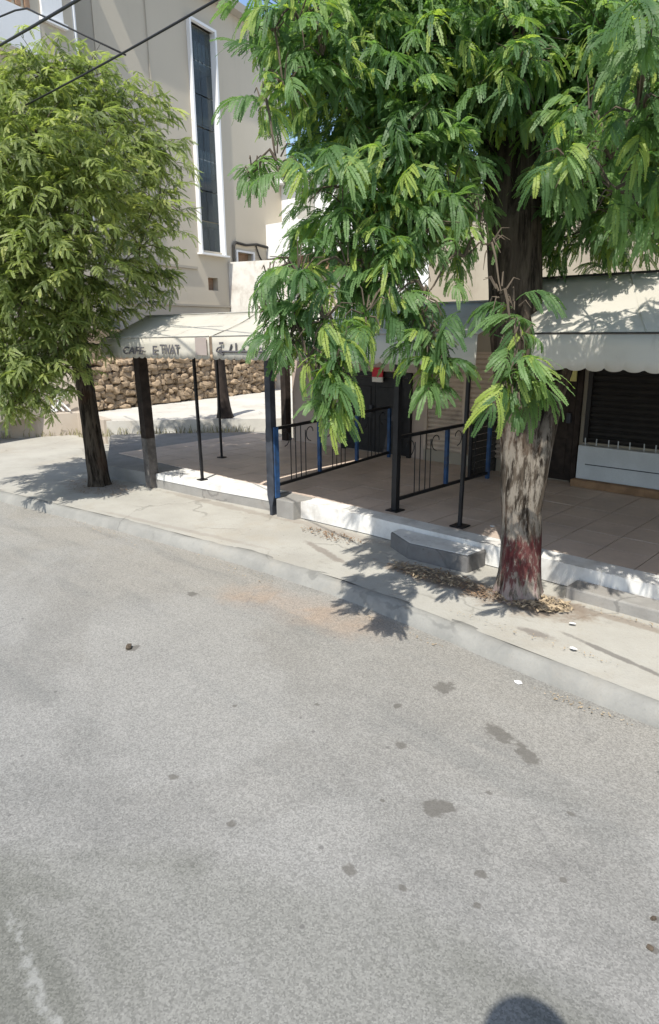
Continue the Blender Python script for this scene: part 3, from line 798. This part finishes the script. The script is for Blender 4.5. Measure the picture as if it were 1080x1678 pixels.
# ================================================================== TREES
def pinna(L, wid, npair, yaw, pitch0, pitch1, base, tilt, r):
    """one drooping feather: returns vertices, quads"""
    v, f = [], []
    out = np.array([math.cos(yaw), math.sin(yaw), 0.0]); side = np.array([-math.sin(yaw), math.cos(yaw), 0.0])
    n = npair; p = np.array(base, float); step = L / n
    for i in range(n):
        t = (i + .5) / n; ph = pitch0 + (pitch1 - pitch0) * t ** .62
        tan = out * math.cos(ph) + np.array([0, 0, 1.0]) * math.sin(ph)
        nrm = np.cross(tan, side); nrm /= np.linalg.norm(nrm)
        sd = side * math.cos(tilt) + nrm * math.sin(tilt)
        p2 = p + tan * step
        w = wid * (.45 + .55 * math.sin(math.pi * min(1, t * .8 + .18))) * r.uniform(.9, 1.1)
        for sgn in (1, -1):
            fold = nrm * r.uniform(-.12, .22) * w
            d = sd * sgn * w + tan * w * .42 + fold
            b0, b1 = p, p + tan * step * 1.12
            k = len(v); v += [b0, b0 + d * .8, b0 + d + tan * step * .75, b1 + d * .22]
            f.append((k, k + 1, k + 2, k + 3))
        p = p2
    return v, f

def leaf_variant(seed, npair, nlv, Lr=.30, Lp=.235, wp=.022, droop=(-1.5, -.75)):
    r = np.random.default_rng(seed)
    V, Fq, T = [], [], []
    curve = r.uniform(.5, 1.1); pos = np.array([0, 0, 0.0]); ph = r.uniform(.05, .45); dphi = -(ph + curve) / nlv; yaw0 = 0.0
    pts = [pos.copy()]; stp = Lr / nlv
    for i in range(nlv):
        tan = np.array([math.cos(yaw0) * math.cos(ph), math.sin(yaw0) * math.cos(ph), math.sin(ph)])
        pos = pos + tan * stp; pts.append(pos.copy()); t = (i + 1) / nlv
        if i >= 1:
            for sgn in (1, -1):
                if r.random() < .12: continue
                L = Lp * (1 - .25 * abs(t - .55)) * r.uniform(.6, 1.25)
                v, f = pinna(L, wp * r.uniform(.85, 1.1), npair, yaw0 + sgn * r.uniform(.35, 1.25), ph * .5 + r.uniform(-.15, .25), r.uniform(*droop), pos, r.uniform(-.5, .5) * sgn, r)
                k = len(V); V += v; Fq += [tuple(a + k for a in q) for q in f]; T += [r.uniform(0, .30)] * len(f)
        ph += dphi; yaw0 += r.uniform(-.12, .12)
    v, f = pinna(Lp * .9, wp, npair, yaw0, ph, -1.35, pos, 0, r)
    k = len(V); V += v; Fq += [tuple(a + k for a in q) for q in f]; T += [.15] * len(f)
    # stalk: thin three-sided
    k = len(V)
    for i, p in enumerate(pts):
        rr = .004 * (1 - .6 * i / nlv)
        V += [p + np.array([0, rr, 0]), p + np.array([0, -rr, -rr]), p + np.array([0, -rr, rr])]
    for i in range(len(pts) - 1):
        for a in range(3):
            b = (a + 1) % 3; Fq.append((k + i * 3 + a, k + i * 3 + b, k + i * 3 + 3 + b, k + i * 3 + 3 + a)); T.append(.5)
    return np.array(V), Fq, np.array(T)

def fill_mesh(name, V, Fq, T, mat):
    me = bpy.data.meshes.new(name)
    V = np.asarray(V, np.float32); Fq = np.asarray(Fq, np.int32)
    tri = Fq[:, 2] == Fq[:, 3]; tri2 = tri
    sizes = np.where(tri, 3, 4).astype(np.int32)
    starts = np.concatenate([[0], np.cumsum(sizes)[:-1]]).astype(np.int32)
    mask = np.ones_like(Fq, bool); mask[tri, 3] = False
    loops = Fq[mask].astype(np.int32)
    me.vertices.add(len(V)); me.vertices.foreach_set('co', V.ravel())
    me.loops.add(len(loops)); me.loops.foreach_set('vertex_index', loops)
    me.polygons.add(len(Fq)); me.polygons.foreach_set('loop_start', starts)
    try: me.polygons.foreach_set('loop_total', sizes)
    except Exception: pass
    me.update(calc_edges=True)
    at = me.attributes.new('tint', 'FLOAT', 'FACE'); at.data.foreach_set('value', np.asarray(T, np.float32))
    me.materials.append(mat)
    return me

CAMP = np.array([0, 0, 2.5])
def crown(root, clumps, dens, trunk_xy, variants_hi, variants_lo, mat, nparts, variants_hang=None, clear=False, scale=1.0, hi_dist=4.9):
    """leaves scattered through a set of foliage clumps; the nearest ones are parts, the rest one mass"""
    leaves = []
    for cx, cy, cz, rad in clumps:
        n = max(3, int(dens * (rad ** 2.15) * (.75 if rad < .215 else 1)))
        for _ in range(n):
            d = rng.normal(size=3); d /= np.linalg.norm(d); rr = (rad * .9 + .06) * rng.uniform(.1, 1.35) ** .6
            p = np.array([cx, cy, cz]) + d * rr * np.array([1, 1, .85])
            o = np.array([d[0] * .9 + (cx - trunk_xy[0]) * .25, d[1] * .9 + (cy - trunk_xy[1]) * .25]) + rng.normal(size=2) * .45
            yaw = math.atan2(o[1], o[0])
            Lr = .30 * scale
            p = p - np.array([math.cos(yaw), math.sin(yaw), 0]) * Lr * .6
            q = p - np.array([-2.98, 5.4, p[2]]); al = q[0] * .47 - q[1] * .88; pe = abs(q[0] * .88 + q[1] * .47)
            if clear and 2.7 < p[2] < 4.0 and -.2 < al < 2.6 and pe < .27: continue
            leaves.append((np.linalg.norm(p - CAMP), p, yaw, rng.uniform(-.55, .5), rng.uniform(-.5, .5), scale * rng.uniform(.6, 1.2), rng.random(), rad < .215))
    # the ones that show largest and are in view: nearest
    leaves.sort(key=lambda l: l[0])
    def mat4(l):
        return Matrix.Translation(l[1]) @ Matrix.Rotation(l[2], 4, 'Z') @ Matrix.Rotation(l[3], 4, 'Y') @ Matrix.Rotation(l[4], 4, 'X') @ Matrix.Scale(l[5], 4)
    hm = [fill_mesh('leaf', *vv, mat) for vv in variants_hi]
    inv = root.matrix_world.inverted()
    hg = [fill_mesh('leaf', *vv, mat) for vv in variants_hang] if variants_hang else hm
    used = 0; rest = []
    for l in leaves:
        v = Vector(l[1]) - Vector((0, 0, 2.5)); zc = v.dot(fw); 
        inside = zc > .1 and abs(v.dot(rt) / zc) < .52 and abs(v.dot(up) / zc) < .80
        if used < nparts and inside and l[0] > 2.2:
            o = bpy.data.objects.new('leaf', (hg if l[7] else hm)[used % len(hg if l[7] else hm)]); o.parent = root; o.matrix_parent_inverse = inv
            o.matrix_basis = mat4(l); COL.objects.link(o); used += 1
        else: rest.append(l)
    Vs, Fs, Ts, k = [], [], [], 0
    for i, l in enumerate(rest):
        vv = (variants_hang if l[7] and variants_hang else variants_hi if l[0] < hi_dist else variants_lo); V, Fq, T = vv[int(l[6] * 997) % len(vv)]
        m4 = np.array(mat4(l)); Vw = V @ m4[:3, :3].T + m4[:3, 3]
        Vs.append(Vw); Fs.append(np.asarray(Fq) + k); Ts.append((T + l[6]) % 1.0); k += len(V)
    me = fill_mesh('crown', np.concatenate(Vs), np.concatenate(Fs), np.concatenate(Ts), mat)
    o = link('crown', me, None, root); o['kind'] = 'stuff'
    return leaves

def trunk_mesh(path, rads, seg=40, rough=.10, flare=0.0, lobes=5, seed=0.0):
    pts = [Vector(p) for p in path]
    # resample
    P, R = [], []
    for i in range(len(pts) - 1):
        for k in range(14):
            t = k / 14; P.append(pts[i].lerp(pts[i + 1], t)); R.append(rads[i] + (rads[i + 1] - rads[i]) * t)
    P.append(pts[-1]); R.append(rads[-1])
    for _ in range(3):
        P = [P[0]] + [(P[i - 1] + P[i] * 2 + P[i + 1]) / 4 for i in range(1, len(P) - 1)] + [P[-1]]
    v, f = [], []
    z0 = P[0].z
    for i, p in enumerate(P):
        for k in range(seg):
            a = 2 * math.pi * k / seg
            d = Vector((math.cos(a), math.sin(a), 0)); h = p.z - z0
            ridge = abs(pnoise(Vector((math.cos(a) * 3.2 + seed, math.sin(a) * 3.2, h * 1.1)))) * 1.3 - .35
            fine = pnoise(Vector((math.cos(a) * 7 + seed, math.sin(a) * 7, h * 3.5)))
            fl = flare * math.exp(-h / .16) * (.55 + .6 * math.cos(lobes * a + seed) )
            r = R[i] * (1 + rough * ridge + rough * .45 * fine + fl)
            v.append(tuple(p + d * r))
    for i in range(len(P) - 1):
        for k in range(seg):
            k2 = (k + 1) % seg; f.append((i * seg + k, i * seg + k2, (i + 1) * seg + k2, (i + 1) * seg + k))
    f.append(tuple((len(P) - 1) * seg + k for k in range(seg)))
    me = bpy.data.meshes.new('trunk'); me.from_pydata(v, [], f); me.update(); me.shade_smooth(); return me

def limbs(root, fork, clumps, r0, mat, nbig=11):
    """limbs arch from the fork to the large clumps; small clumps hang by twigs from the nearest limb"""
    tw = MB(); order = sorted(clumps, key=lambda c: -c[3]); big = [Vector(c[:3]) for c in order[:nbig]]; nodes = []
    for i, b in enumerate(big):
        a = Vector(fork[i % len(fork)]); L = (b - a).length
        side = Vector((random.uniform(-1, 1), random.uniform(-1, 1), 0)) * .14 * L
        pts = []
        for k in range(9):
            t = k / 8; p = a.lerp(b, t) + side * math.sin(math.pi * t) + Vector((0, 0, .22 * L * math.sin(math.pi * t * .9)))
            p += Vector((pnoise(p * 2.1), pnoise(p * 2.1 + Vector((5, 0, 0))), pnoise(p * 2.1 + Vector((0, 9, 0))))) * .07 * min(1, t * 3)
            pts.append(p)
        rr = [r0 * (1 - .88 * (k / 8) ** .7) for k in range(9)]
        MB().tube(pts, rr, 8).build('limb', mat, root, smooth=True); nodes += pts[4:]
    for cx, cy, cz, rad in sorted(clumps, key=lambda c: min((Vector(c[:3]) - q).length for q in nodes)):
        c = Vector((cx, cy, cz)); n = min(nodes, key=lambda q: (q - c).length + max(0, c.z - q.z) * .4)
        if (n - c).length > .15:
            m_ = n.lerp(c, .55); m_.z = max((n.z + c.z) / 2, c.z) + .06
            nodes.append(c)
            tw.tube([n, n.lerp(m_, .5) + Vector((0, 0, .05)), m_, m_.lerp(c, .6) - Vector((0, 0, .02)), c], [.012, .010, .008, .006, .004], 5, False)
        for _ in range(8):
            d = Vector(rng.normal(size=3)); d.normalize(); s_ = c + d * .04; e_ = c + d * (rad * .9 + .05)
            tw.tube([s_, s_.lerp(e_, .5) + Vector((0, 0, .04)), e_], [.007, .005, .002], 4, False)
    o = tw.build('twigs', MAT['twig'], root); o['kind'] = 'stuff'

RC = [(-3.57,3.50,4.44,0.20), (-3.62,3.31,4.34,0.08), (-3.50,3.29,3.99,0.16), (-3.59,3.19,3.92,0.06), (-3.39,3.11,3.52,0.12), (-3.49,3.00,3.45,0.04), (-3.16,3.06,2.83,0.19), (-3.27,2.95,2.65,0.09), (-2.98,3.10,2.57,0.20), (-3.12,2.96,2.50,0.09), (-2.81,2.99,2.29,0.09), (-2.82,2.97,2.12,0.05), (-2.91,2.96,2.25,0.06), (-3.25,3.80,3.07,0.34), (-3.67,4.09,4.21,0.46), (-3.68,4.74,4.69,0.69), (-3.25,4.06,3.66,0.46), (-2.96,4.03,3.13,0.31), (-2.79,3.91,2.73,0.15), (-2.70,3.85,2.29,0.06), (-2.75,3.87,2.49,0.09), (-2.68,3.88,2.41,0.07), (-3.34,4.98,4.16,0.56), (-2.91,4.31,3.35,0.25), (-2.52,4.21,3.04,0.13), (-2.28,4.00,2.72,0.10), (-2.16,3.95,2.47,0.07), (-2.10,3.89,2.27,0.05), (-2.10,3.87,2.12,0.03), (-2.98,5.78,4.69,0.72), (-2.44,5.04,3.64,0.25), (-2.66,6.04,3.32,0.35), (-2.31,5.54,4.35,0.58), (-2.04,5.64,3.54,0.42), (-1.41,3.74,3.97,0.21), (-4.21,4.27,4.87,0.40), (-3.77,5.90,5.16,0.71), (-1.85,5.71,3.93,0.50), (-3.90,4.56,5.18,0.61), (-2.79,5.31,5.07,0.71), (-1.91,4.62,3.53,0.16), (-1.58,4.32,3.71,0.22), (-1.43,4.58,3.22,0.21), (-2.13,4.74,3.84,0.21), (-1.37,4.39,3.94,0.32), (-2.15,5.39,3.32,0.18), (-3.30,3.62,3.45,0.24), (-3.46,3.61,4.23,0.24), (-3.05,3.71,2.82,0.19), (-3.14,3.50,2.89,0.19), (-3.62,4.53,4.09,0.82), (-3.29,4.65,3.58,0.53), (-2.95,5.79,4.29,0.80), (-3.38,3.82,3.29,0.38), (-3.83,3.81,4.49,0.36), (-3.30,4.53,4.53,0.62), (-2.42,5.93,3.95,0.59), (-2.94,5.91,3.46,0.35), (-2.63,6.27,3.71,0.48), (-3.29,2.92,2.60,0.09), (-3.15,2.93,2.43,0.08), (-3.02,2.99,2.32,0.08), (-2.90,3.17,2.39,0.10), (-2.92,3.42,2.61,0.13), (-3.15,3.21,2.65,0.14), (-2.92,3.68,2.73,0.12), (-2.82,3.05,2.17,0.05), (-2.85,2.95,2.03,0.03), (-2.76,3.80,2.59,0.09), (-2.63,3.89,2.25,0.04), (-3.36,2.99,2.82,0.06), (-3.18,3.73,2.86,0.19), (-2.70,4.21,2.98,0.15), (-2.77,4.52,3.29,0.14), (-2.21,4.04,2.64,0.08), (-2.12,3.97,2.45,0.08), (-2.09,3.93,2.27,0.07), (-2.08,3.88,2.08,0.05), (-2.06,3.89,2.18,0.05), (-2.72,3.83,2.41,0.08), (-2.69,3.85,2.17,0.05), (-1.30,4.20,3.45,.20), (-1.75,4.35,3.30,.16), (-2.00,4.30,3.48,.15), (-.95,4.30,3.40,.22), (-1.55,4.05,3.62,.16), (-2.70,4.80,4.38,.32), (-2.85,4.95,4.12,.20), (-2.55,4.50,4.15,.22)]
LC = [(-9.44,4.60,5.73,0.51),(-9.64,5.31,5.90,0.50),(-9.41,5.70,5.52,0.60),(-9.18,6.06,5.04,0.47),(-9.01,5.95,4.31,0.40),(-8.93,5.52,3.65,0.51),(-8.87,5.80,3.25,0.24),(-8.78,4.79,4.51,0.79),(-8.88,4.15,4.78,0.78),(-9.28,3.72,4.15,0.79),(-8.68,4.09,3.70,0.76),(-8.78,4.80,3.32,0.55),(-9.21,3.91,2.92,0.62),(-9.14,4.52,2.69,0.43),(-9.14,4.75,2.36,0.24),(-8.98,4.17,2.22,0.31),(-9.12,3.58,2.15,0.43),(-9.00,3.89,1.91,0.28),(-9.11,3.62,1.64,0.17),(-9.02,4.08,1.65,0.12),(-9.86,3.61,4.99,0.79),(-9.97,3.30,3.16,0.88),(-10.17,4.19,5.74,0.63),(-9.89,5.87,4.50,0.76),(-10.25,5.20,5.52,0.76),(-10.72,4.17,2.89,0.81), (-11.0,4.6,4.6,.9), (-10.8,5.7,5.0,.8), (-9.30,3.68,2.15,0.53), (-9.15,4.04,2.30,0.53), (-9.23,4.35,2.04,0.36), (-9.14,3.81,1.75,0.35), (-9.28,3.46,1.68,0.35), (-9.30,5.08,2.87,0.42), (-9.34,4.57,3.10,0.55), (-9.61,3.98,3.48,0.73), (-9.12,5.59,3.13,0.34)]
hiR = [leaf_variant(20 + i, 15, 6) for i in range(7)]
hangR = [leaf_variant(80 + i, 15, 6, .28, .26, .025, (-1.57, -1.2)) for i in range(6)]
loR = [leaf_variant(40 + i, 8, 6) for i in range(6)]
loL = [leaf_variant(60 + i, 6, 7, .32, .17, .018, (-1.3, -.3)) for i in range(6)]

tR = empty('tree', (-2.72, 5.33, .12), 'large feathery-leaved tree in front of the terrace with red paint on its trunk', 'tree', 'street trees')
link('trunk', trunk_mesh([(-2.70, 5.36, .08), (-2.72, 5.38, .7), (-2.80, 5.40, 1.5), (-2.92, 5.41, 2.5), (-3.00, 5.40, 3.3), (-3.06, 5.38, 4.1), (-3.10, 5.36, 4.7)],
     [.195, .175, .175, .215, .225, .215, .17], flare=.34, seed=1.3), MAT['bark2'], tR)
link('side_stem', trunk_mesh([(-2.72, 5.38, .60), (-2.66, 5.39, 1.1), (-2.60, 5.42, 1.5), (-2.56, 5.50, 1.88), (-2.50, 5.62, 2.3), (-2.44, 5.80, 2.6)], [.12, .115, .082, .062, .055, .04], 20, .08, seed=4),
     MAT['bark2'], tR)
limbs(tR, [(-3.02, 5.39, 3.7), (-3.06, 5.38, 4.2), (-3.09, 5.37, 4.6)], RC, .095, MAT['bark'])
crown(tR, RC, 400, (-2.9, 5.4), hiR, loR, MAT['leafR'], 300, hangR, True, .88)

tL = empty('tree', (-9.91, 5.01, .12), 'rounded olive-green tree on the pavement at the left end of the terrace', 'tree', 'street trees')
link('trunk', trunk_mesh([(-9.88, 5.02, .08), (-9.93, 5.03, .7), (-10.02, 5.04, 1.5), (-10.18, 5.05, 2.4), (-10.22, 5.05, 3.2), (-10.15, 5.0, 4.3)],
     [.165, .145, .135, .145, .13, .07], flare=.28, seed=7.7), MAT['bark'], tL)
limbs(tL, [(-10.2, 5.05, 3.0), (-10.2, 5.04, 3.6), (-10.2, 5.05, 2.5)], LC, .10, MAT['bark'])
crown(tL, LC, 300, (-10.1, 5.0), loL, loL, MAT['leafL'], 240, scale=1.0, hi_dist=0)

tS = empty('tree', (-12.0, 9.2, .6), 'bare dark trunk on the lane behind the left awning', 'tree')
link('trunk', trunk_mesh([(-11.95, 9.22, .58), (-12.0, 9.2, 1.1), (-12.05, 9.2, 1.8), (-12.05, 9.2, 2.75)], [.17, .125, .115, .125], 28, .1, .3, seed=12), MAT['wood'], tS)

# ================================================================== CABLES
def cable(name, a, b, sag, r, label):
    a, b = Vector(a), Vector(b); pts = [a.lerp(b, i / 24) + Vector((0, 0, -sag * 4 * (i / 24) * (1 - i / 24))) for i in range(25)]
    tag(MB().tube(pts, r, 6).build(name, MAT['cable'], None, True), label, 'cable')
cable('cable', (-9.7, 4.3, 5.30), (-2.5, 3.2, 4.62), .03, .010, 'dark cable sloping down into the left tree crown')
cable('cable', (-12.5, 4.4, 6.33), (-3.0, 2.6, 4.55), .03, .013, 'dark cable crossing the top left corner of the picture')
tag(MB().tube([(-9.6, 3.65, 6.0), (-8.34, 3.65, 5.80), (-7.95, 3.65, 5.75), (-7.67, 3.65, 5.69), (-7.40, 3.62, 5.56), (-7.0, 3.65, 5.37), (-6.3, 3.9, 5.0)], .009, 6).build('cable', MAT['cable'], None, True), 'thin cable joining the thicker one in the top left corner', 'cable')

# ================================================================== SMALL THINGS ON THE GROUND
def scatter_flakes(name, n, spots, mat, label, cat, smin, smax, curl=.4):
    m = MB()
    for _ in range(n):
        cx, cy, rx, ry, zz = random.choice(spots); an = random.uniform(0, 6.28); rr = math.sqrt(random.random())
        x, y = cx + math.cos(an) * rr * rx, cy + math.sin(an) * rr * ry; L = random.uniform(smin, smax); w = L * random.uniform(.2, .5); a2 = random.uniform(0, 6.28)
        z = zz + random.uniform(.003, .015); d = Vector((math.cos(a2), math.sin(a2), random.uniform(-curl, curl))); s_ = Vector((-math.sin(a2), math.cos(a2), random.uniform(-curl, curl)))
        p = Vector((x, y, z + .4 * L * abs(d.z) + .4 * w * abs(s_.z)))
        m.face([p - d * L / 2, p + s_ * w / 2, p + d * L / 2, p - s_ * w / 2])
    o = m.build(name, mat); tag(o, label, cat, None, 'stuff')
scatter_flakes('leaf_litter', 900, [(-2.55, 5.18, .28, .14, .134), (-3.55, 5.2, .5, .16, .134), (-2.38, 5.3, .22, .16, .134)], MAT['litter'], 'straw-coloured leaf litter round the foot of the near tree', 'litter', .02, .075)
scatter_flakes('leaf_litter', 1100, [(-3.6, 5.22, .5, .2, .134), (-2.9, 5.15, .3, .15, .134), (-9.7, 4.9, .7, .35, .134), (-5.2, 5.5, .5, .15, .134)], MAT['litter2'], 'brown leaf litter on the pavement by the trees', 'litter', .015, .05)
scatter_flakes('leaf_litter', 420, [(-1.55, 4.10, .35, .05, .004), (-3.2, 4.2, .5, .07, .004), (-5.5, 4.2, .8, .08, .004), (-8, 3.95, 1.2, .08, .004), (-2.2, 4.6, .8, .05, .134), (-1.9, 5.45, .6, .05, .134)], MAT['litter'], 'dry crumbs lying in the gutter along the kerb', 'litter', .01, .03)
def blades(name, n, seg, mat, label):
    m = MB()
    for _ in range(n):
        (x0, y0, z0), (x1, y1, z1), wd = random.choice(seg); t = random.random(); b = Vector((x0 + (x1 - x0) * t + random.uniform(-wd, wd), y0 + (y1 - y0) * t + random.uniform(-wd, wd), z0 + (z1 - z0) * t))
        a = random.uniform(0, 6.28); L = random.uniform(.06, .26); d = Vector((math.cos(a) * .35, math.sin(a) * .35, 1)) * L; s_ = Vector((-math.sin(a), math.cos(a), 0)) * .008
        m.face([b - s_, b + s_, b + d * .6 + s_ * .7, b + d + Vector((d.x, d.y, -.05)) * .5, b + d * .6 - s_ * .7])
    tag(m.build(name, mat), label, 'grass', None, 'stuff')
blades('dry_grass', 520, [((-13.5, 7.05, .3), (-12.4, 8.3, .32), .05), ((-12.4, 8.3, .33), (-11.3, 9.5, .33), .05), ((-15.2, 7.3, .13), (-13.6, 7.05, .13), .05), ((-16.1, 6.0, .13), (-15.3, 7.3, .13), .08), ((-17.5, 5.1, .13), (-16.0, 6.0, .13), .06)], MAT['grass'], 'dry grass along the foot of the low walls at left')
PAPER = [((-2.05, 5.05, .136), 'white scrap of paper on the pavement right of the near tree'), ((-1.85, 4.62, .136), 'white scrap of paper near the kerb at the right edge'),
         ((-2.02, 4.10, .004), 'white scrap in the gutter below the near tree'), ((-3.62, 6.45, .353), 'white scrap lying on the tiles by the thin black post')]
for (x, y, z), lb in PAPER:
    m = MB(); q = []
    for i in range(6):
        a = i * math.pi / 3; q.append((x + .035 * math.cos(a) * random.uniform(.6, 1.1), y + .03 * math.sin(a) * random.uniform(.6, 1.1), z + random.uniform(0, .012)))
    c = (x, y, z + .014)
    for i in range(6): m.face([q[i], q[(i + 1) % 6], c])
    tag(m.build('paper_scrap', MAT['white']), lb, 'litter')
for (x, y, s_, lb) in ((-4.62, 2.46, .045, 'small brown twig bundle lying alone on the road at left'), (-.60, 2.66, .018, 'dark pebble on the road near the right edge, upper of two'), (-.56, 2.50, .02, 'dark pebble on the road near the right edge, lower of two')):
    me = jag(int(x * 100) % 17).copy(); me.materials.clear(); me.materials.append(MAT['twig'])
    o = link('pebble', me, None, None, (x, y, s_ * .35)); o.scale = (s_ * 1.5, s_, s_ * .8); o.rotation_euler = (0, 0, random.uniform(0, 3)); tag(o, lb, 'pebble')

# survey mast whose head throws the shadow at the bottom edge of the picture
cm = empty('camera_mast', (.30, -.40, 0), 'roof mast with a round head, seen only by its shadow on the road', 'mast')
bm = bmesh.new(); bmesh.ops.create_uvsphere(bm, u_segments=24, v_segments=14, radius=.165)
for vv in bm.verts: vv.co = Vector((vv.co.x, vv.co.y, vv.co.z * .9)) + Vector((.045, .03, 2.87))
me = bpy.data.meshes.new('head'); bm.to_mesh(me); bm.free(); me.shade_smooth(); link('head', me, MAT['steel'], cm)
MB().tube([(.30, -.40, 0), (.30, -.40, 2.6), (.24, -.26, 2.84), (.08, -.03, 2.88)], .035, 10).build('mast', MAT['steel'], cm)
